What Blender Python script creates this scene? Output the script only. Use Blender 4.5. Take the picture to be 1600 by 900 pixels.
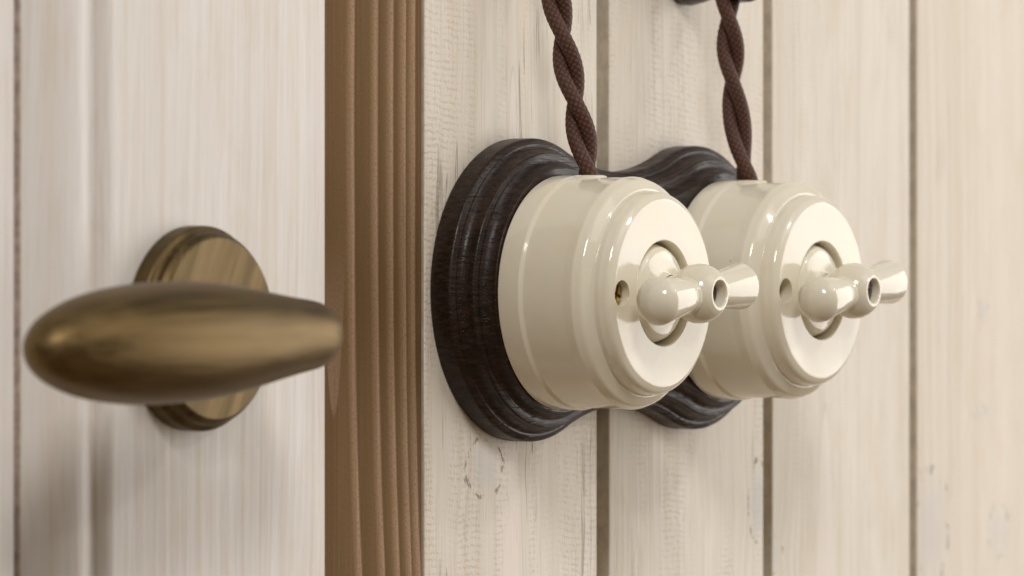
import bpy, bmesh, math, random
import numpy as np
from mathutils import Vector, Matrix
random.seed(4)
MM = 0.001
scn = bpy.context.scene
for o in list(bpy.data.objects): bpy.data.objects.remove(o)
R = math.radians

# ------------------------------------------------------------------ camera
TH = R(56.5); FPX = 5900.0; HY = 395.0          # view angle from the wall normal, focal length in photo pixels, horizon row
dv = np.array([math.sin(TH), math.cos(TH), 0.0]); rv = np.array([math.cos(TH), -math.sin(TH), 0.0]); uv_ = np.array([0, 0, 1.0])
F1 = np.array([0, -51.1, 0.0]); DIST = 1067.0    # millimetres
CAM = F1 - DIST*dv - (237.6/FPX*DIST)*rv - ((HY-458.3)/FPX*DIST)*uv_
def wall_x(px, Y=0.0, py=450.0):                  # a pixel to a point on a plane parallel to the wall
    v = dv + rv*(px-800)/FPX + uv_*(HY-py)/FPX
    return CAM + (Y-CAM[1])/v[1]*v
cd = bpy.data.cameras.new('camera'); cam = bpy.data.objects.new('camera', cd); scn.collection.objects.link(cam)
cam.location = CAM*MM; cam.rotation_euler = (R(90), 0, -TH)
cd.sensor_width = 36; cd.lens = FPX*36/1600; cd.shift_y = -(450-HY)/1600
cd.clip_start = 0.01; cd.clip_end = 50
cd.dof.use_dof = True; cd.dof.focus_distance = 1.068; cd.dof.aperture_fstop = 17.0
scn.camera = cam
scn.render.resolution_x, scn.render.resolution_y = 1024, 576

# ------------------------------------------------------------------ room light (world) and lamps
w = bpy.data.worlds.new('World'); scn.world = w; w.use_nodes = True
wn, wl = w.node_tree.nodes, w.node_tree.links
bg = wn['Background']; tc = wn.new('ShaderNodeTexCoord'); sx = wn.new('ShaderNodeSeparateXYZ'); mr = wn.new('ShaderNodeMapRange'); rp = wn.new('ShaderNodeValToRGB')
wl.new(tc.outputs['Generated'], sx.inputs[0]); wl.new(sx.outputs['Z'], mr.inputs['Value'])
mr.inputs['From Min'].default_value = -1; mr.inputs['From Max'].default_value = 1
wl.new(mr.outputs[0], rp.inputs[0]); wl.new(rp.outputs[0], bg.inputs[0])
el = rp.color_ramp.elements
el[0].position = 0.30; el[0].color = (0.56, 0.37, 0.19, 1)       # wooden floor of the room
el[1].position = 0.72; el[1].color = (0.86, 0.83, 0.78, 1)       # pale ceiling
e = el.new(0.5); e.color = (0.68, 0.58, 0.46, 1)                 # room walls
bg.inputs[1].default_value = 0.27
def area(name, direction, dist, size, power, col, sy=None, target=(0.02, 0, 0)):
    l = bpy.data.lights.new(name, 'AREA'); l.size = size; l.energy = power; l.color = col
    if sy: l.shape = 'RECTANGLE'; l.size_y = sy
    o = bpy.data.objects.new(name, l); scn.collection.objects.link(o)
    v = Vector(direction).normalized(); o.location = Vector(target) + v*dist
    o.rotation_euler = (-v).to_track_quat('-Z', 'Y').to_euler()
    return o
area('window_light', (0.82, -0.56, 0.03), 2.0, 1.5, 21.5, (1.0, 0.965, 0.93), 1.7)
area('ceiling_lamp_front', (0.34, -0.745, 0.57), 2.0, 0.10, 2.6, (1.0, 0.94, 0.87))
area('ceiling_glow', (0.14, -0.72, 0.68), 2.2, 1.2, 5.0, (1.0, 0.94, 0.87))
area('ceiling_lamp_behind', (-0.576, -0.545, 0.60), 2.0, 0.42, 12.5, (1.0, 0.955, 0.91))
scn.view_settings.view_transform = 'Standard'; scn.view_settings.look = 'None'
scn.view_settings.exposure = 0.27; scn.view_settings.gamma = 1.0
scn.render.engine = 'CYCLES'

# ------------------------------------------------------------------ material helper
class Mat:
    def __init__(s, name):
        s.m = bpy.data.materials.new(name); s.m.use_nodes = True
        s.t = s.m.node_tree; s.n = s.t.nodes; s.b = s.n['Principled BSDF']
        s.tc = s.n.new('ShaderNodeTexCoord')
    def link(s, v, inp):
        if isinstance(v, (int, float)): inp.default_value = v
        elif isinstance(v, tuple): inp.default_value = v if len(v) == len(inp.default_value) else v + (1,)
        else: s.t.links.new(v, inp)
    def set(s, **k):
        for a, v in k.items(): s.link(v, s.b.inputs[a.replace('_', ' ')])
        return s
    def math(s, op, a, b=0.0, c=0.0):
        n = s.n.new('ShaderNodeMath'); n.operation = op
        s.link(a, n.inputs[0]); s.link(b, n.inputs[1]); s.link(c, n.inputs[2]); return n.outputs[0]
    def obj(s): return s.tc.outputs['Object']
    def xyz(s, v=None):
        n = s.n.new('ShaderNodeSeparateXYZ'); s.t.links.new(v or s.obj(), n.inputs[0]); return n.outputs
    def comb(s, x, y, z):
        n = s.n.new('ShaderNodeCombineXYZ'); s.link(x, n.inputs[0]); s.link(y, n.inputs[1]); s.link(z, n.inputs[2]); return n.outputs[0]
    def map(s, scale, loc=(0, 0, 0), v=None):
        n = s.n.new('ShaderNodeMapping'); n.inputs['Scale'].default_value = scale; n.inputs['Location'].default_value = loc
        s.t.links.new(v or s.obj(), n.inputs[0]); return n.outputs[0]
    def noise(s, vec, scale=1.0, detail=3.0, rough=0.55, dist=0.0):
        n = s.n.new('ShaderNodeTexNoise'); s.t.links.new(vec, n.inputs['Vector'])
        n.inputs['Scale'].default_value = scale; n.inputs['Detail'].default_value = detail
        n.inputs['Roughness'].default_value = rough; n.inputs['Distortion'].default_value = dist; return n.outputs['Fac']
    def rng(s, v, a, b, c=0.0, d=1.0, smooth=True):
        n = s.n.new('ShaderNodeMapRange'); n.interpolation_type = 'SMOOTHSTEP' if smooth else 'LINEAR'
        s.link(v, n.inputs['Value'])
        for i, q in zip(('From Min', 'From Max', 'To Min', 'To Max'), (a, b, c, d)): n.inputs[i].default_value = q
        return n.outputs[0]
    def mix(s, f, a, b, mode='MIX'):
        n = s.n.new('ShaderNodeMix'); n.data_type = 'RGBA'; n.blend_type = mode
        s.link(f, n.inputs[0]); s.link(a, n.inputs[6]); s.link(b, n.inputs[7]); return n.outputs[2]
    def ramp(s, f, stops, interp='LINEAR'):
        n = s.n.new('ShaderNodeValToRGB'); s.link(f, n.inputs[0]); n.color_ramp.interpolation = interp
        E = n.color_ramp.elements
        while len(E) < len(stops): E.new(0.5)
        for q, (p, c) in zip(E, stops): q.position = p; q.color = c + (1,)
        return n.outputs[0]
    def bump(s, h, dist, strength=1.0, normal=None):
        n = s.n.new('ShaderNodeBump'); s.link(h, n.inputs['Height']); n.inputs['Distance'].default_value = dist
        n.inputs['Strength'].default_value = strength
        if normal: s.t.links.new(normal, n.inputs['Normal'])
        return n.outputs[0]
    def add(s, *v):
        a = v[0]
        for b in v[1:]: a = s.math('ADD', a, b)
        return a
    def mul(s, *v):
        a = v[0]
        for b in v[1:]: a = s.math('MULTIPLY', a, b)
        return a

def white_wood(name, seed, knots=(), rough_sawn=1.0, tint=(0.785, 0.730, 0.640), cathedral=None, cracks=1.0):
    """whitewashed pine: x across the board, z along the grain, metres, object space"""
    m = Mat(name); X, Y, Z = m.xyz(); sd = (seed*3.17, seed*1.31, seed*7.7)
    warp = m.noise(m.map((14, 14, 5), sd), 1, 2)
    gx = m.add(X, m.mul(m.math('SUBTRACT', warp, 0.5), 0.016))
    grey = None; dark = None
    for (kx, kz, rx, rz, amt) in knots:
        jit = m.math('SUBTRACT', m.noise(m.map((160, 160, 110), (kx*50, 0, kz*40)), 1, 3), 0.5)
        dx = m.math('DIVIDE', m.math('SUBTRACT', X, kx), rx); dz = m.math('DIVIDE', m.math('SUBTRACT', Z, kz), rz)
        d = m.add(m.math('SQRT', m.add(m.mul(dx, dx), m.mul(dz, dz))), m.mul(jit, 0.7))
        push = m.math('EXPONENT', m.mul(m.mul(d, d), -0.45))
        gx = m.add(gx, m.mul(push, m.mul(dx, 0.004)))
        inside = m.rng(d, 0.25, 1.12, amt, 0.0)
        rim = m.mul(m.rng(d, 0.90, 1.0), m.rng(d, 1.0, 1.12, 1.0, 0.0), m.rng(m.noise(m.map((330, 330, 230), (kz*90, 1, kx*60)), 1, 3), 0.5, 0.62))
        grey = inside if grey is None else m.math('MAXIMUM', grey, inside)
        rim = m.mul(rim, amt)
        dark = rim if dark is None else m.math('MAXIMUM', dark, rim)
    gv = m.comb(gx, Y, Z)
    broad = m.noise(m.map((45, 1, 1.6), sd, gv), 1, 3)
    streak = m.noise(m.map((480, 1, 4.0), sd, gv), 1, 4, 0.6)
    fine = m.noise(m.map((1500, 1, 45), sd, gv), 1, 3, 0.65)
    blotch = m.noise(m.map((55, 1, 26), sd), 1, 4, 0.6)
    # rough-sawn chatter: short horizontal ticks
    zw = m.add(Z, m.mul(m.math('SUBTRACT', m.noise(m.map((60, 1, 30), (sd[2], 1, sd[1])), 1, 3), 0.5), 0.006), m.mul(X, 0.06))
    rows = m.math('SINE', m.mul(zw, 2*math.pi/0.0019))
    dots = m.noise(m.map((900, 1, 420), sd), 1, 3, 0.6)
    tick = m.add(m.mul(rows, 0.10), dots)
    tickmask = m.mul(m.rng(m.noise(m.map((70, 1, 9), (sd[1], 0, sd[0])), 1, 2), 0.42, 0.62), rough_sawn)
    tk = m.mul(m.rng(tick, 0.50, 0.68), tickmask)
    lines = m.noise(m.map((260, 1, 9), (sd[2], 0, sd[1]), gv), 1, 2, 0.5)
    crack = m.mul(m.rng(m.math('ABSOLUTE', m.math('SUBTRACT', lines, 0.5)), 0.0, 0.018, 1.0, 0.0), m.rng(m.noise(m.map((60, 1, 22), (sd[0], 2, sd[2])), 1, 3), 0.54, 0.62), cracks)
    light = tint; c = m.mix(m.rng(broad, 0.32, 0.68), tuple(v*0.95 for v in tint), tuple(min(1, v*q) for v, q in zip(tint, (1.03, 1.035, 1.06))))
    c = m.mix(m.mul(m.rng(streak, 0.45, 0.75), 0.42), c, tuple(v*q for v, q in zip(tint, (0.86, 0.79, 0.68))))
    c = m.mix(m.mul(m.rng(fine, 0.42, 0.72), 0.34), c, tuple(v*q for v, q in zip(tint, (0.76, 0.70, 0.62))))
    c = m.mix(m.mul(m.rng(blotch, 0.50, 0.72), 0.30), c, tuple(v*q for v, q in zip(tint, (0.80, 0.73, 0.62))))
    c = m.mix(m.mul(m.rng(m.noise(m.map((24, 1, 7), (sd[2], 4, sd[0])), 1, 3), 0.40, 0.68), 0.15), c, tuple(v*q for v, q in zip(tint, (1.0, 0.945, 0.935))))
    if cathedral:                                             # pale pointed growth-ring tongues
        for (ax, az, k, up) in cathedral:
            dx = m.math('SUBTRACT', gx, ax); dz = m.mul(m.math('SUBTRACT', Z, az), -up)
            par = m.math('SUBTRACT', dz, m.mul(m.mul(dx, dx), k))
            ins = m.rng(par, 0.0, 0.0045)
            c = m.mix(m.mul(ins, 0.75), c, tuple(min(1, v*q) for v, q in zip(tint, (1.05, 1.03, 1.07))))
            edge = m.rng(m.math('ABSOLUTE', par), 0.0, 0.0016, 1.0, 0.0)
            c = m.mix(m.mul(edge, 0.55), c, tuple(v*0.72 for v in tint))
    c = m.mix(m.mul(tk, 0.24), c, tuple(v*q for v, q in zip(tint, (0.60, 0.53, 0.44))))
    if grey is not None:
        c = m.mix(m.mul(grey, 0.6), c, (0.64, 0.63, 0.615)); c = m.mix(m.mul(dark, 0.6), c, (0.13, 0.11, 0.09))
    c = m.mix(m.mul(crack, 0.55), c, (0.22, 0.17, 0.12))
    h = m.add(m.mul(streak, 0.55), m.mul(fine, 0.22), m.mul(tk, -0.40), m.mul(crack, -1.1), m.mul(blotch, 0.25))
    if dark is not None: h = m.add(h, m.mul(dark, -1.4), m.mul(grey, 0.25))
    m.set(Base_Color=c, Roughness=m.rng(streak, 0.3, 0.7, 0.50, 0.66), Normal=m.bump(h, 0.0007, 0.55))
    m.b.inputs['Specular IOR Level'].default_value = 0.28
    return m.m

def porcelain(name, seed):
    m = Mat(name)
    cloud = m.noise(m.map((45, 45, 45), (seed, seed*2, 0)), 1, 3)
    c = m.mix(m.rng(cloud, 0.3, 0.7), (0.805, 0.748, 0.605), (0.822, 0.778, 0.660))
    sp = m.n.new('ShaderNodeTexVoronoi'); sp.inputs['Scale'].default_value = 105; sp.inputs['Randomness'].default_value = 1.0
    m.t.links.new(m.map((1, 1, 1), (seed*0.37, 0.2, seed*0.11)), sp.inputs['Vector'])
    keep = m.math('GREATER_THAN', m.xyz(sp.outputs['Color'])[0], 0.86)
    spot = m.mul(m.rng(sp.outputs['Distance'], 0.018, 0.05, 1.0, 0.0), keep)
    c = m.mix(m.mul(spot, 0.7), c, (0.20, 0.15, 0.10))
    wav = m.noise(m.map((95, 95, 95), (seed, 0, 3)), 1, 2); wv2 = m.noise(m.map((420, 420, 420), (seed, 5, 3)), 1, 2)
    m.set(Base_Color=c, Roughness=0.10, Normal=m.bump(m.add(wav, m.mul(wv2, 0.03)), 0.00055, 0.34))
    m.b.inputs['IOR'].default_value = 1.56
    m.b.inputs['Subsurface Weight'].default_value = 0.12
    m.b.inputs['Subsurface Radius'].default_value = (1.0, 0.8, 0.5); m.b.inputs['Subsurface Scale'].default_value = 0.0015
    return m.m

def dark_wood():
    m = Mat('dark_stained_wood')
    g = m.noise(m.map((70, 320, 1100)), 1, 4, 0.6); g2 = m.noise(m.map((30, 60, 160), (3, 1, 2)), 1, 3)
    pore = m.rng(m.noise(m.map((120, 900, 2100), (1, 5, 2)), 1, 2), 0.56, 0.70)
    wear = m.noise(m.map((140, 140, 140), (7, 2, 1)), 1, 4, 0.6)
    gn = m.n.new('ShaderNodeNewGeometry')
    c = m.mix(m.rng(g, 0.35, 0.7), (0.0100, 0.0048, 0.0032), (0.038, 0.0180, 0.0108))
    c = m.mix(m.mul(pore, 0.6), c, (0.006, 0.004, 0.003))
    edge = m.mul(m.rng(gn.outputs['Pointiness'], 0.515, 0.56), m.rng(wear, 0.45, 0.62))      # rubbed edges
    c = m.mix(m.mul(edge, 0.35), c, (0.07, 0.05, 0.043))
    h = m.add(m.mul(g, 0.5), m.mul(pore, -0.6), m.mul(g2, 0.8), m.mul(wear, 0.3))
    m.set(Base_Color=c, Roughness=m.rng(wear, 0.3, 0.7, 0.30, 0.46), Normal=m.bump(h, 0.0004, 0.45))
    m.b.inputs['Specular IOR Level'].default_value = 0.30
    return m.m

def brass(name, scale, angle=0.0, dk=(0.112, 0.074, 0.031), lt=(0.200, 0.136, 0.062)):
    m = Mat(name); mp = m.n.new('ShaderNodeMapping'); mp.inputs['Rotation'].default_value = (0, angle, 0)
    m.t.links.new(m.obj(), mp.inputs[0])
    s1 = m.noise(m.map(scale, (0, 0, 0), mp.outputs[0]), 1, 4, 0.6); s2 = m.noise(m.map(tuple(v*0.28 for v in scale), (2, 3, 1), mp.outputs[0]), 1, 3)
    f = m.add(m.mul(s1, 0.55), m.mul(s2, 0.6))
    c = m.mix(m.rng(f, 0.38, 0.80), dk, lt)
    m.set(Base_Color=c, Metallic=1.0, Roughness=m.rng(s1, 0.3, 0.7, 0.40, 0.52), Normal=m.bump(s1, 0.0002, 0.35))
    return m.m

def brown_board():
    m = Mat('brown_stained_pine'); X, Y, Z = m.xyz()
    wob = m.math('SUBTRACT', m.noise(m.map((22, 1, 4.5), (4, 0, 2)), 1, 3), 0.5)
    wob2 = m.math('SUBTRACT', m.noise(m.map((160, 1, 16), (1, 0, 5)), 1, 2), 0.5)
    x0, x1 = wall_x(505)[0]*MM, wall_x(662)[0]*MM
    bow = m.mul(m.math('SUBTRACT', Z, 0.01), m.math('SUBTRACT', Z, 0.01), 0.55)
    u = m.math('DIVIDE', m.add(X, -x0, m.mul(wob, 0.0035), m.mul(wob2, 0.0007), m.mul(Z, 0.014), m.mul(bow, -0.5)), x1-x0)
    dk, md, lt = (0.140, 0.082, 0.034), (0.180, 0.108, 0.048), (0.42, 0.283, 0.180)
    stops = [(0.0, dk)]
    for px in (557, 593, 617, 637, 651):
        p = (wall_x(px)[0]*MM-x0)/(x1-x0); stops += [(p-0.085, md), (p-0.012, lt), (p+0.004, dk)]
    stops.append((1.0, md))
    c = m.ramp(u, stops)
    # the pale tip of a growth ring, low on the left
    tx, tz = wall_x(524)[0]*MM, wall_x(524, 0, 657)[2]*MM
    dx = m.math('SUBTRACT', X, tx); dz = m.math('SUBTRACT', Z, tz)
    par = m.math('SUBTRACT', dz, m.mul(dx, dx, 1500.0))
    tip = m.mul(m.rng(par, 0.0, 0.003), m.rng(dz, 0.012, 0.055, 1.0, 0.0))
    c = m.mix(m.mul(tip, 0.75), c, (0.30, 0.195, 0.125))
    sp = m.noise(m.map((1900, 1, 1100), (0, 0, 0)), 1, 2, 0.7)
    c = m.mix(m.mul(m.rng(sp, 0.42, 0.66), 0.42), c, (0.105, 0.060, 0.026))
    fn = m.noise(m.map((900, 1, 14), (0, 0, 9)), 1, 3)
    c = m.mix(m.mul(m.rng(fn, 0.45, 0.7), 0.45), c, (0.20, 0.12, 0.065))
    m.set(Base_Color=c, Roughness=0.8, Normal=m.bump(m.add(sp, fn), 0.0003, 0.35))
    m.b.inputs['Specular IOR Level'].default_value = 0.10
    return m.m

def simple(name, col, rough, metal=0.0, nscale=300, var=0.25, bump=0.0003):
    m = Mat(name); n = m.noise(m.map((nscale,)*3), 1, 3)
    c = m.mix(m.rng(n, 0.3, 0.7), tuple(v*(1-var) for v in col), tuple(v*(1+var) for v in col))
    m.set(Base_Color=c, Roughness=rough, Metallic=metal, Normal=m.bump(n, bump, 0.3)); return m.m

def cord_mat():
    m = Mat('braided_brown_cotton'); n = m.noise(m.map((2600,)*3), 1, 2)
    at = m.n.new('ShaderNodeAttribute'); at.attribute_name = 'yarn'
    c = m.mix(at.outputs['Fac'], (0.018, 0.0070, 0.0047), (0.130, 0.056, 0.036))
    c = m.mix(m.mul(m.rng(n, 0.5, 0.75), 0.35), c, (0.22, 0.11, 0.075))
    m.set(Base_Color=c, Roughness=0.62, Normal=m.bump(n, 0.0003, 0.4))
    m.b.inputs['Sheen Weight'].default_value = 0.0
    m.b.inputs['Specular IOR Level'].default_value = 0.35
    return m.m

# ------------------------------------------------------------------ mesh helpers (millimetres in, metres out)
def mesh_obj(name, verts, faces, mat, parent=None, smooth=True, sharp=38, origin=(0, 0, 0)):
    me = bpy.data.meshes.new(name)
    me.from_pydata([tuple(c*MM for c in v) for v in verts], [], faces)
    bm = bmesh.new(); bm.from_mesh(me); bmesh.ops.recalc_face_normals(bm, faces=bm.faces); bm.to_mesh(me); bm.free()
    finish(me, smooth, sharp)
    me.materials.append(mat)
    o = bpy.data.objects.new(name, me); scn.collection.objects.link(o)
    o.location = [c*MM for c in origin]
    if parent: o.parent = parent
    return o
def finish(me, smooth=True, sharp=38):
    if smooth:
        me.polygons.foreach_set('use_smooth', [True]*len(me.polygons)); me.set_sharp_from_angle(angle=R(sharp))
    me.update()
def thing(name, label, cat, loc=(0, 0, 0), group=None):
    o = bpy.data.objects.new(name, None); scn.collection.objects.link(o); o.location = [c*MM for c in loc]; o.empty_display_size = 0.02
    return tag(o, label, cat, group)
def tag(o, label, cat, group=None):
    o['label'] = label; o['category'] = cat
    if group: o['group'] = group
    return o
def rounded(pts, seg=6):
    """polyline [(a, b, fillet radius)] with its corners rounded"""
    out = []
    for i, p in enumerate(pts):
        rad = p[2] if len(p) > 2 else 0
        P = np.array(p[:2], float)
        if rad <= 0 or i in (0, len(pts)-1): out.append(tuple(P)); continue
        A = np.array(pts[i-1][:2], float)-P; B = np.array(pts[i+1][:2], float)-P
        la, lb = np.linalg.norm(A), np.linalg.norm(B); A /= la; B /= lb
        ang = math.acos(max(-1, min(1, float(A@B))))
        t = min(rad/math.tan(ang/2), la*0.49, lb*0.49); rr = t*math.tan(ang/2)
        bis = (A+B); bis /= np.linalg.norm(bis); cen = P+bis*rr/math.sin(ang/2)
        s, e_ = P+A*t-cen, P+B*t-cen
        a0 = math.atan2(s[1], s[0]); a1 = math.atan2(e_[1], e_[0]); da = (a1-a0+math.pi) % (2*math.pi)-math.pi
        for k in range(seg+1):
            a = a0+da*k/seg; out.append((cen[0]+rr*math.cos(a), cen[1]+rr*math.sin(a)))
    return out
def lathe_data(prof, seg=96, axis='Y'):
    """(radius, height) profile spun about -Y (height runs out of the wall) or about X"""
    V, Fc, rings = [], [], []
    for (r_, h) in prof:
        if r_ < 1e-6:
            rings.append([len(V)]); V.append((0, -h, 0) if axis == 'Y' else (h, 0, 0))
        else:
            b = len(V); rings.append(list(range(b, b+seg)))
            for k in range(seg):
                a = 2*math.pi*k/seg; c, s = r_*math.cos(a), r_*math.sin(a)
                V.append((c, -h, s) if axis == 'Y' else (h, c, s))
    for A, B in zip(rings, rings[1:]):
        for k in range(seg):
            k2 = (k+1) % seg
            if len(A) == 1 and len(B) == 1: continue
            if len(A) == 1: Fc.append((A[0], B[k], B[k2]))
            elif len(B) == 1: Fc.append((A[k], A[k2], B[0]))
            else: Fc.append((A[k], A[k2], B[k2], B[k]))
    return V, Fc
def join(*parts):
    V, Fc = [], []
    for v, f_ in parts:
        b = len(V); V += list(v); Fc += [tuple(i+b for i in q) for q in f_]
    return V, Fc
def xform(data, M): return [tuple(M @ Vector(v)) for v in data[0]], data[1]
def extrude_profile(poly, z0, z1, nz=1):
    """closed polygon of (x, y) swept vertically"""
    V, Fc, n = [], [], len(poly)
    for k in range(nz+1):
        z = z0+(z1-z0)*k/nz; V += [(x, y, z) for x, y in poly]
    for k in range(nz):
        for i in range(n): j = (i+1) % n; Fc.append((k*n+i, k*n+j, (k+1)*n+j, (k+1)*n+i))
    Fc += [tuple(range(n)), tuple(range(nz*n, nz*n+n))]
    return V, Fc
def sweep(path, radii, seg=40):
    """round tube of changing radius along a path"""
    P = [Vector(p) for p in path]; V, Fc, rings = [], [], []
    nrm = None
    for i, p in enumerate(P):
        t = (P[min(i+1, len(P)-1)]-P[max(i-1, 0)]).normalized()
        if nrm is None: nrm = Vector((0, 0, 1))
        nrm = (nrm-t*nrm.dot(t)).normalized(); bn = t.cross(nrm)
        if radii[i] < 1e-4: rings.append([len(V)]); V.append(tuple(p)); continue
        b = len(V); rings.append(list(range(b, b+seg)))
        for k in range(seg):
            a = 2*math.pi*k/seg; V.append(tuple(p+(nrm*math.cos(a)+bn*math.sin(a))*radii[i]))
    for A, B in zip(rings, rings[1:]):
        for k in range(seg):
            k2 = (k+1) % seg
            if len(A) == 1: Fc.append((A[0], B[k], B[k2]))
            elif len(B) == 1: Fc.append((A[k], A[k2], B[0]))
            else: Fc.append((A[k], A[k2], B[k2], B[k]))
    return V, Fc
def boolean(o, cutters):
    for c in cutters:
        md = o.modifiers.new('cut', 'BOOLEAN'); md.operation = 'DIFFERENCE'; md.solver = 'EXACT'; md.object = c
    dg = bpy.context.evaluated_depsgraph_get()
    me = bpy.data.meshes.new_from_object(o.evaluated_get(dg)); old = o.data; o.modifiers.clear(); o.data = me; me.name = old.name
    bpy.data.meshes.remove(old); finish(me, True, 30)
    for c in cutters: d_ = c.data; bpy.data.objects.remove(c); bpy.data.meshes.remove(d_)

# ------------------------------------------------------------------ plank wall
ZB, ZT = -240.0, 250.0
wall = thing('plank_wall', 'whitewashed vertical pine plank wall with narrow shadow grooves between boards', 'wall', (0, 0, ZB))
G = [(wall_x(a)[0], wall_x(b)[0]) for a, b in ((933, 952), (1193, 1207), (1421.5, 1433))]
edges = [wall_x(663.5)[0]]
for a, b in G: edges += [a, b]
edges += [edges[-1]+94, edges[-1]+100, edges[-1]+194, edges[-1]+200, edges[-1]+294]
zp = lambda py, px: wall_x(px, 0, py)[2]*MM
def kn(px, py, rx, rz, amt=1.0): p = wall_x(px, 0, py); return (p[0]*MM, p[2]*MM, rx*MM, rz*MM, amt)
def ca(px, py, k, up=1): p = wall_x(px, 0, py); return (p[0]*MM, p[2]*MM, k, up)
specs = [dict(seed=1.3, knots=[kn(757, 732, 9.5, 8.5)], rough_sawn=0.7, cathedral=[ca(800, 795, 900), ca(797, 105, 3500)]),
         dict(seed=2.9, knots=[kn(1184, 782, 6, 13, 1.3)], rough_sawn=0.75, tint=(0.785, 0.73, 0.642), cracks=0.3),
         dict(seed=4.1, knots=[kn(1208, 868, 6, 6, 0.6)], rough_sawn=0.25, tint=(0.79, 0.735, 0.645), cathedral=[ca(1293, 632, 1300)], cracks=0.25),
         dict(seed=6.6, knots=[kn(1455, 825, 13, 20, 0.95), kn(1560, 830, 8, 10, 0.7), kn(1536, 482, 4, 5, 0.9), kn(1530, 645, 5, 3, 0.6)], rough_sawn=0.2, tint=(0.80, 0.735, 0.64), cracks=0.2),
         dict(seed=8.2, rough_sawn=0.3), dict(seed=9.4, rough_sawn=0.3)]
M_EDGE = simple('pine_edge_painted_shade', (0.53, 0.47, 0.385), 0.7, 0, 220, 0.12)     # groove shade put into the colour of board sides and tongues
for i, sp in enumerate(specs):
    a, b = edges[2*i], edges[2*i+1]
    last = i == len(specs)-1
    TD, BK = 5.5, 18.0                                     # depth of the tongue, back of the board
    poly = rounded([(a, 0, 0.5), (b, 0, 0.5), (b, BK), (a+4, BK), (a+4, 13), (a-5.5 if i else a+3, 13), (a-5.5 if i else a+3, TD), (a, TD), (a, 1.0)][:9], 3)
    poly[0:1] = [(a+0.5*(1-math.cos(q)), 0.5*(1-math.sin(q))) for q in (0.4, 0.8, 1.2, math.pi/2)]
    o = mesh_obj('plank', *extrude_profile([(x, y) for x, y in poly], ZB, ZT, 1), white_wood('whitewashed_pine', **sp), wall, sharp=50, origin=(0, 0, -ZB))
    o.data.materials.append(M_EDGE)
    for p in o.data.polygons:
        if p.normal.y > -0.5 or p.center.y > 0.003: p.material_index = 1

# ------------------------------------------------------------------ brown door frame post
fx0, fx1 = wall_x(509, -8)[0]-14, wall_x(661.7)[0]
frame = mesh_obj('door_frame', *extrude_profile(rounded([(fx0, 0.5), (fx1, 0.5, 0.5), (fx1, 40), (fx0, 40)], 3), ZB, ZT), brown_board(), sharp=50)
tag(frame, 'brown stained pine door frame post between the white door and the plank wall', 'door frame')

# ------------------------------------------------------------------ door and its handle
DY = -8.0
dx1 = wall_x(509.5, DY)[0]; dx0 = wall_x(163, DY)[0]
door = thing('door', 'white painted wooden door with moulded panel and antique brass lever handle', 'door', (0, 0, ZB))
doorpaint = white_wood('whitewashed_door', 12.5, rough_sawn=0.0, tint=(0.805, 0.775, 0.735), cracks=0.0)
stile = mesh_obj('stile', *extrude_profile(rounded([(dx0, 0.2), (dx0, DY, 4.0), (dx1, DY, 1.0), (dx1, 0.2)], 8), ZB, ZT), doorpaint, door, sharp=60, origin=(0, 0, -ZB))
mw = dx0-wall_x(40, DY+9)[0]
prof = [(dx0-0.02, DY+3.0), (dx0-0.6, DY+3.3), (dx0-1.4, DY+3.3)]
prof += [(dx0-1.8-(mw-1.9)*t, DY+3.2-1.1*math.sin(min(1, t/0.34)*math.pi/2)+8.6*max(0, (t-0.16)/0.84)**1.6) for t in np.linspace(0, 1, 26)]
prof += [(dx0-mw, DY+11.4), (dx0-mw, DY+20), (dx0-0.02, DY+20)]
moulding = mesh_obj('moulding', *extrude_profile(prof, ZB, ZT), doorpaint, door, sharp=50, origin=(0, 0, -ZB))
M_JOINT = simple('brown_joint', (0.50, 0.41, 0.355), 0.6)     # brown for the left-facing moulding faces and the back board
moulding.data.materials.append(M_JOINT)
for p in moulding.data.polygons:
    if p.normal.x < -0.9: p.material_index = 1
px0 = dx0-mw-1.4
panel = mesh_obj('panel', *extrude_profile(rounded([(px0-230, DY+11.2), (px0, DY+11.2, 0.6), (px0, DY+16), (px0-230, DY+16)], 3), ZB, ZT), doorpaint, door, sharp=50, origin=(0, 0, -ZB))
back = mesh_obj('back_board', *extrude_profile([(px0-230, DY+20.5), (dx0+10, DY+20.5), (dx0+10, DY+26), (px0-230, DY+26)], ZB, ZT), M_JOINT, door, origin=(0, 0, -ZB))

rc = wall_x(297, DY, 513)                                   # rosette centre
LO = 40.0                                                   # how far the lever stands off the door
tab = [(0, 0), (0.6, 2.4), (2, 4.5), (4, 6.3), (7, 8.1), (11, 9.7), (17, 11.5), (26, 13.1), (35, 14.0), (45, 14.4), (55, 14.3), (64, 13.8), (72, 13.0), (79, 12.1), (86, 11.1), (92, 10.2), (97, 9.5), (101, 9.0)]
LL = 101.0
path, rad = [], []
ts = np.concatenate([np.linspace(0, 1, 14)**2*3.6, np.linspace(4, LL, 70)]); 
rs = []
tx = np.array([q[0] for q in tab]); ty = np.array([q[1]**2 for q in tab])
slope = np.gradient(ty, tx)
for t in ts:                                                 # cubic through the squared radii: round nose, smooth taper
    k = min(max(np.searchsorted(tx, t)-1, 0), len(tx)-2); h = tx[k+1]-tx[k]; q = (t-tx[k])/h
    v = (2*q**3-3*q**2+1)*ty[k]+(q**3-2*q**2+q)*h*slope[k]+(-2*q**3+3*q**2)*ty[k+1]+(q**3-q**2)*h*slope[k+1]
    rs.append(math.sqrt(max(v, 0)))
BR = 9.8; tilt = math.tan(R(0.8))
xl = -LL-BR+3.6
for t, r_ in zip(ts, rs):
    path.append((xl+t, -LO, -1.2-(LL-t)*tilt)); rad.append(r_)
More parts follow.
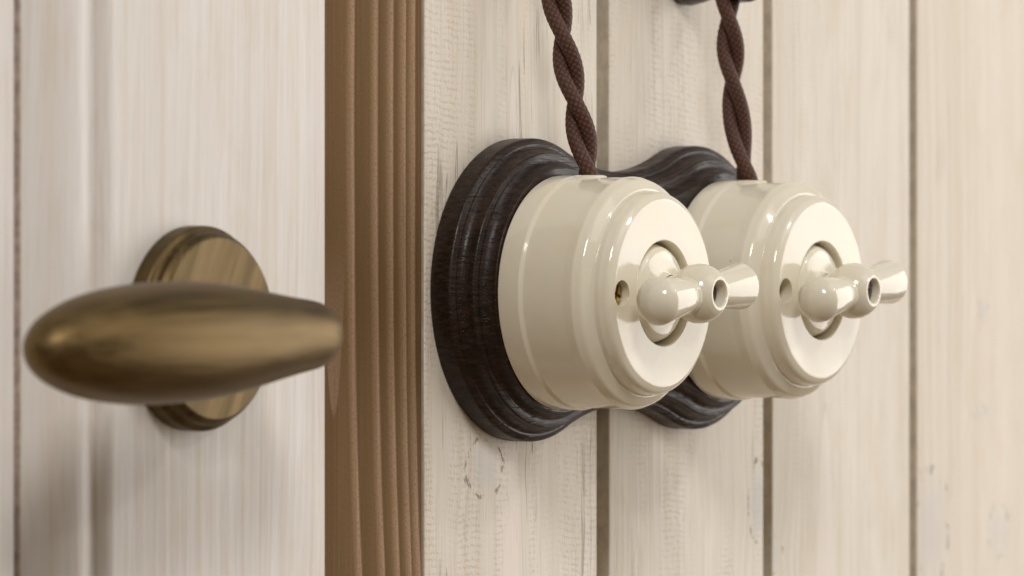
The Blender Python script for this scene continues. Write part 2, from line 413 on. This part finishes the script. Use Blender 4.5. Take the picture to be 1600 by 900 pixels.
for k in range(1, 13):
    a = math.pi/2*k/12; path.append((xl+LL+BR*math.sin(a), -LO+BR*(1-math.cos(a)), -1.2)); rad.append(9.0-1.9*k/12)
for k in range(1, 12): path.append((xl+LL+BR, -LO+BR+(LO-BR-7)*k/11, -1.3+1.3*k/11)); rad.append(7.1+1.6*(k/11)**3)
handle = mesh_obj('door_handle', *sweep(path, rad, 56), brass('antique_brass_lever', (28, 420, 520)), door, sharp=60, origin=(rc[0], rc[1], rc[2]-ZB))
handle['label'] = 'antique brass tapered lever handle'
ros = rounded([(0, 0), (25.6, 0), (26, 0.4), (26, 4.8, 0.8), (24.6, 5.6, 0.5), (24.2, 6.4, 0.5), (24.4, 7.6, 0.8), (23.0, 9.2, 1.2), (10.4, 9.2), (10.2, 11.5, 0.8), (0, 11.5)], 6)
rosette = mesh_obj('rosette', *lathe_data(ros, 96), brass('antique_brass_rosette', (60, 200, 900), R(62), (0.070, 0.048, 0.020), (0.155, 0.108, 0.052)), handle, sharp=35)

# ------------------------------------------------------------------ double switch plate
SP, PR, PT = 92.5, 43.9, 16.7
WA = 35.0
rho = (SP**2/4+WA**2-PR**2)/(2*(PR-WA)); zc = WA+rho
a_t = math.atan2(zc, SP/2)                                  # direction from lobe centre to blend centre
base_pts, nrm = [], []
def arc(c, r_, a0, a1, n, sgn):
    for k in range(n):
        a = a0+(a1-a0)*k/n; base_pts.append((c[0]+r_*math.cos(a), c[1]+r_*math.sin(a))); nrm.append((sgn*math.cos(a), sgn*math.sin(a)))
arc((0, 0), PR, a_t, 2*math.pi-a_t, 110, 1)
arc((SP/2, -zc), rho, math.pi-a_t, a_t, 30, -1)
arc((SP, 0), PR, -(math.pi-a_t), math.pi-a_t, 110, 1)
arc((SP/2, zc), rho, -a_t, -(math.pi-a_t), 30, -1)
pp = rounded([(PR-0.4, 0.0), (PR, 0.6, 0.3), (PR, 6.8, 1.3), (PR-1.7, 7.7, 0.4)], 4)
def cove(r0, h0, dr, dh): return [(r0-dr*math.sin(t), h0+dh*(1-math.cos(t))) for t in np.linspace(0.12, math.pi/2-0.05, 10)]
pp += cove(PR-1.7, 7.6, 2.3, 3.4)
pp += rounded([(PR-4.0, 10.9), (PR-4.1, 12.2, 0.8), (PR-5.6, 12.6, 0.4), (PR-5.7, 12.6)], 4)
pp += cove(PR-5.7, 12.5, 2.8, 3.8)
pp += rounded([(PR-8.5, 16.3), (PR-8.7, PT, 0.3), (PR-10.2, PT)], 3)
V, Fc, n = [], [], len(base_pts)
for (r_, h) in pp:
    dl = PR-r_; V += [(b[0]-dl*q[0], -h, b[1]-dl*q[1]) for b, q in zip(base_pts, nrm)]
for k in range(len(pp)-1):
    for i in range(n): j = (i+1) % n; Fc.append((k*n+i, k*n+j, (k+1)*n+j, (k+1)*n+i))
Fc += [tuple(range(n)), tuple(range((len(pp)-1)*n, len(pp)*n))]
plate = mesh_obj('switch_plate', V, Fc, dark_wood(), sharp=32, origin=(1.3, 0, 0.7))
tag(plate, 'dark brown stained wooden double mounting plate with stepped edge behind both cream switches', 'mounting plate')

# ------------------------------------------------------------------ porcelain rotary switches
FH, HR = 34.4, 14.8
def body_profile():
    p = rounded([(0, 0), (33.2, 0, 0), (33.7, 0.5, 0.4), (33.7, 7.2, 0.9), (33.0, 8.3, 1.0), (32.9, 21.5, 6), (33.15, 24.4, 2.0), (32.2, 27.0, 2.3), (29.6, 28.7, 1.3), (28.9, 28.9, 0.5), (28.95, 30.6, 1.5), (28.4, 33.2, 2.4), (26.3, FH, 2.0), (HR+0.35, FH, 0.3), (HR, FH-0.4, 0.25), (HR, 27.5, 0.5), (0, 27.5)], 7)
    return p
def make_switch(x, label, turn, depth, seed, kdepth):
    t = thing('rotary_switch', label, 'light switch', (x, -PT, 0), 'porcelain rotary switches on the double plate')
    pm = porcelain('cream_porcelain', seed)
    body = mesh_obj('body', *lathe_data(body_profile(), 128), pm, t, sharp=30)
    cut = []
    for sx_ in (-1, 1):
        c = mesh_obj('cut', *xform(lathe_data([(0, 26.0), (3.85, 26.0), (3.85, 40), (0, 40)], 48), Matrix.Translation((sx_*22.4, 0, 0))), pm, t); cut.append(c)
    # wire entry on top
    c = mesh_obj('cut', *xform(lathe_data([(0, -6), (3.6, -6), (3.6, 8), (0, 8)], 40), Matrix.Translation((0, -9.3, 33)) @ Matrix.Rotation(R(90), 4, 'X').inverted()), pm, t); cut.append(c)
    bpy.context.view_layer.update()
    boolean(body, cut)
    for sx_ in (-1, 1):
        hd = FH-depth if sx_ < 0 else FH-3.0
        sc = mesh_obj('screw', *lathe_data(rounded([(0, 26.0), (3.0, 26.0), (3.0, hd-1.6), (3.6, hd-1.2, 0.2), (3.3, hd-0.2, 0.4), (0, hd)], 4), 40), M_SCREW, body, sharp=30, origin=(sx_*22.4, 0, 0))
        slots = []
        for ang in (20, 110):
            bx = [(sx1*0.42, -(hd+0.6 if hh else hd-1.3), sz*2.5) for hh in (0, 1) for sx1 in (-1, 1) for sz in (-1, 1)]
            fb = [(0, 1, 3, 2), (4, 6, 7, 5), (0, 4, 5, 1), (2, 3, 7, 6), (0, 2, 6, 4), (1, 5, 7, 3)]
            s_ = mesh_obj('cut', *xform((bx, fb), Matrix.Rotation(R(ang), 4, 'Y')), M_SCREW, body, origin=(sx_*22.4, 0, 0)); slots.append(s_)
        bpy.context.view_layer.update(); boolean(sc, slots)
    lip = rounded([(3.55, 0), (3.6, 1.1, 0.3), (4.0, 1.5, 0.4), (5.0, 1.2, 0.5), (5.6, 0, 0.3)], 5)
    lv, lf = lathe_data(lip, 40); lv = [(a, b_, c_) for a, b_, c_ in lv]
    mesh_obj('cord_collar', *xform((lv, lf), Matrix.Translation((0, -9.3, 32.2)) @ Matrix.Rotation(R(90), 4, 'X').inverted()), pm, body, sharp=40)
    # knob: pierced ball with two flared arms; it carries the round rotor
    BC = FH+(11.4 if seed < 3 else 10.7)
    ball = [(5.0, BC-11.4), (4.9, BC-9.6)]
    a0 = math.acos(5.3/8.45)
    ball += [(8.45*math.cos(a), BC+8.45*math.sin(a)) for a in np.linspace(-a0, R(46), 28)]
    ball += rounded([(8.45*math.cos(R(47)), BC+8.45*math.sin(R(47))), (4.7, BC+6.95, 0.5), (3.95, BC+7.0, 0.3), (3.7, BC+6.6, 0.3), (3.6, BC-5.0, 0.5), (0, BC-5.2)], 5)
    arm = rounded([(4.9, 5.0), (4.9, 6.6, 0.0), (5.5, 7.3, 0.5), (5.0, 8.5, 0.8), (6.75, 22.2)], 5)
    RC = (6.75**2+4.7**2)/9.4; aa = math.asin(6.75/RC)
    arm += [(RC*math.sin(a), 22.3+4.7-RC*(1-math.cos(a))) for a in np.linspace(aa*0.985, 0, 14)][:-1]+[(0, 27.0)]
    off = Matrix.Translation((0, -BC, 0))
    A1 = xform(lathe_data(arm, 56, 'X'), off); A2 = xform(lathe_data(arm, 56, 'X'), off @ Matrix.Rotation(math.pi, 4, 'Z'))
    knob = mesh_obj('knob', *join(lathe_data(ball, 72), A1, A2), pm, t, sharp=22)
    knob.rotation_euler = (0, R(turn), 0)
    rot = rounded([(0, 27.9), (14.0, 27.9, 0.3), (14.1, 30.6, 1.8), (12.8, 33.6, 3.0), (9.8, 34.5, 1.6), (5.7, 34.7, 0.8), (5.2, BC-9.0)], 7)
    mesh_obj('rotor', *lathe_data(rot, 96), pm, knob, sharp=30)
    mesh_obj('screw', *lathe_data(rounded([(0, BC-5.1), (3.4, BC-5.1), (3.4, BC-kdepth-0.6, 0.3), (2.4, BC-kdepth, 0.4), (1.0, BC-kdepth), (0.8, BC-kdepth-0.8), (0, BC-kdepth-0.8)], 4), 36), M_DARK, knob, sharp=30)
    return t
M_DARK = simple('shade_dark_screw', (0.045, 0.030, 0.020), 0.6, 0.0, 1500, 0.5)  # knob screw, coloured near-black to paint in the shade deep in the hole
M_SCREW = simple('brass_screw', (0.42, 0.30, 0.11), 0.34, 1.0, 900, 0.2)
make_switch(0, 'cream porcelain rotary switch nearer the brass door handle, on left lobe of dark plate', -5.0, 1.9, 1.7, -4.3)
make_switch(SP, 'cream porcelain rotary switch farther from the door, on right lobe of dark plate', -6.5, 3.4, 5.9, -5.0)

# ------------------------------------------------------------------ twisted cloth cords
M_CORD = cord_mat()
def make_cord(x, pts, label, pitch, phase):
    """pts: [(y out of the wall, z)] from the switch upwards"""
    t = thing('twisted_cord', label, 'cord', (x, pts[0][0], pts[0][1]), 'twisted cloth cords rising from the switches')
    pts = np.array(pts, float); sl = np.r_[0, np.cumsum(np.hypot(*np.diff(pts, axis=0).T))]
    NS, NA = 900, 48; L = sl[-1]
    ss = np.linspace(0, L, NS)
    yy = np.interp(ss, sl, pts[:, 0]); zz = np.interp(ss, sl, pts[:, 1])
    kern = np.ones(61)/61
    yy = np.convolve(np.pad(yy, 30, mode='edge'), kern, 'valid'); 
    turns = np.r_[0, np.cumsum(np.diff(ss)/np.interp(ss[1:], [28, 38], pitch))]
    for k in (0, 1):
        off = 2.12*np.clip(0.55+ss/14, 0, 1)
        ph = phase-2*math.pi*turns+math.pi*k
        cx = off*np.cos(ph); cy = yy+off*np.sin(ph); cz = zz
        P = np.c_[cx, cy, cz]; T = np.gradient(P, axis=0); T /= np.linalg.norm(T, axis=1)[:, None]
        Nn = np.cross(T, np.array([0, 1.0, 0])); Nn /= np.linalg.norm(Nn, axis=1)[:, None]; Bn = np.cross(T, Nn)
        ang = np.linspace(0, 2*math.pi, NA, endpoint=False)
        S, A = np.meshgrid(ss, ang, indexing='ij'); A = A + S*0.10
        # eight carriers each way, passing over and under
        ua = 7*A+S*2*math.pi/1.75; ub = 7*A-S*2*math.pi/1.75
        top = np.sign(np.sin((ua+ub)/2)*np.sin((ua-ub)/2)+1e-9)
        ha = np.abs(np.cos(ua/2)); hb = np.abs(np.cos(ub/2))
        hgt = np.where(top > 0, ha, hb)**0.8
        rr = 2.06+0.17*hgt
        Vv = P[:, None, :]+rr[..., None]*(Nn[:, None, :]*np.cos(A)[..., None]+Bn[:, None, :]*np.sin(A)[..., None])
        Vv[..., 1] -= pts[0][0]; Vv[..., 2] -= pts[0][1]
        faces = []
        for i in range(NS-1):
            b = i*NA
            for j in range(NA): j2 = (j+1) % NA; faces.append((b+j, b+j2, b+NA+j2, b+NA+j))
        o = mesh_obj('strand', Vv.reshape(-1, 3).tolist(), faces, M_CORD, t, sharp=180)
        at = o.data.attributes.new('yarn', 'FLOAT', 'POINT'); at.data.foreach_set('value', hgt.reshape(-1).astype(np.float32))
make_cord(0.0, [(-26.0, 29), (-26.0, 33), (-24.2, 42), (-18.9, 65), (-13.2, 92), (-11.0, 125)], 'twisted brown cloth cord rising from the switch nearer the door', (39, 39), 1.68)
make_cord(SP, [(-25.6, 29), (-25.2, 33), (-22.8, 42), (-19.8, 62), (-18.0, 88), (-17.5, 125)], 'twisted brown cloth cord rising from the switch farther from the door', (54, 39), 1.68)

# ------------------------------------------------------------------ cord insulator above the second switch
ins = rounded([(0, 0), (10.2, 0, 0), (10.4, 3.0, 1.0), (9.6, 7.0, 2.0), (8.6, 10.0, 1.5), (8.5, 15.0, 1.5), (10.2, 18.0, 1.5), (10.0, 25.0, 2.2), (4.0, 26.6, 1.0), (0, 26.4)], 6)
insulator = mesh_obj('cord_insulator', *lathe_data(ins, 72), simple('dark_brown_glaze', (0.022, 0.011, 0.008), 0.10, 0.0, 120, 0.3), sharp=40, origin=(SP+3.0, 0, 98.6))
tag(insulator, 'dark brown glazed ceramic cord insulator at the top edge behind the right cord', 'insulator')
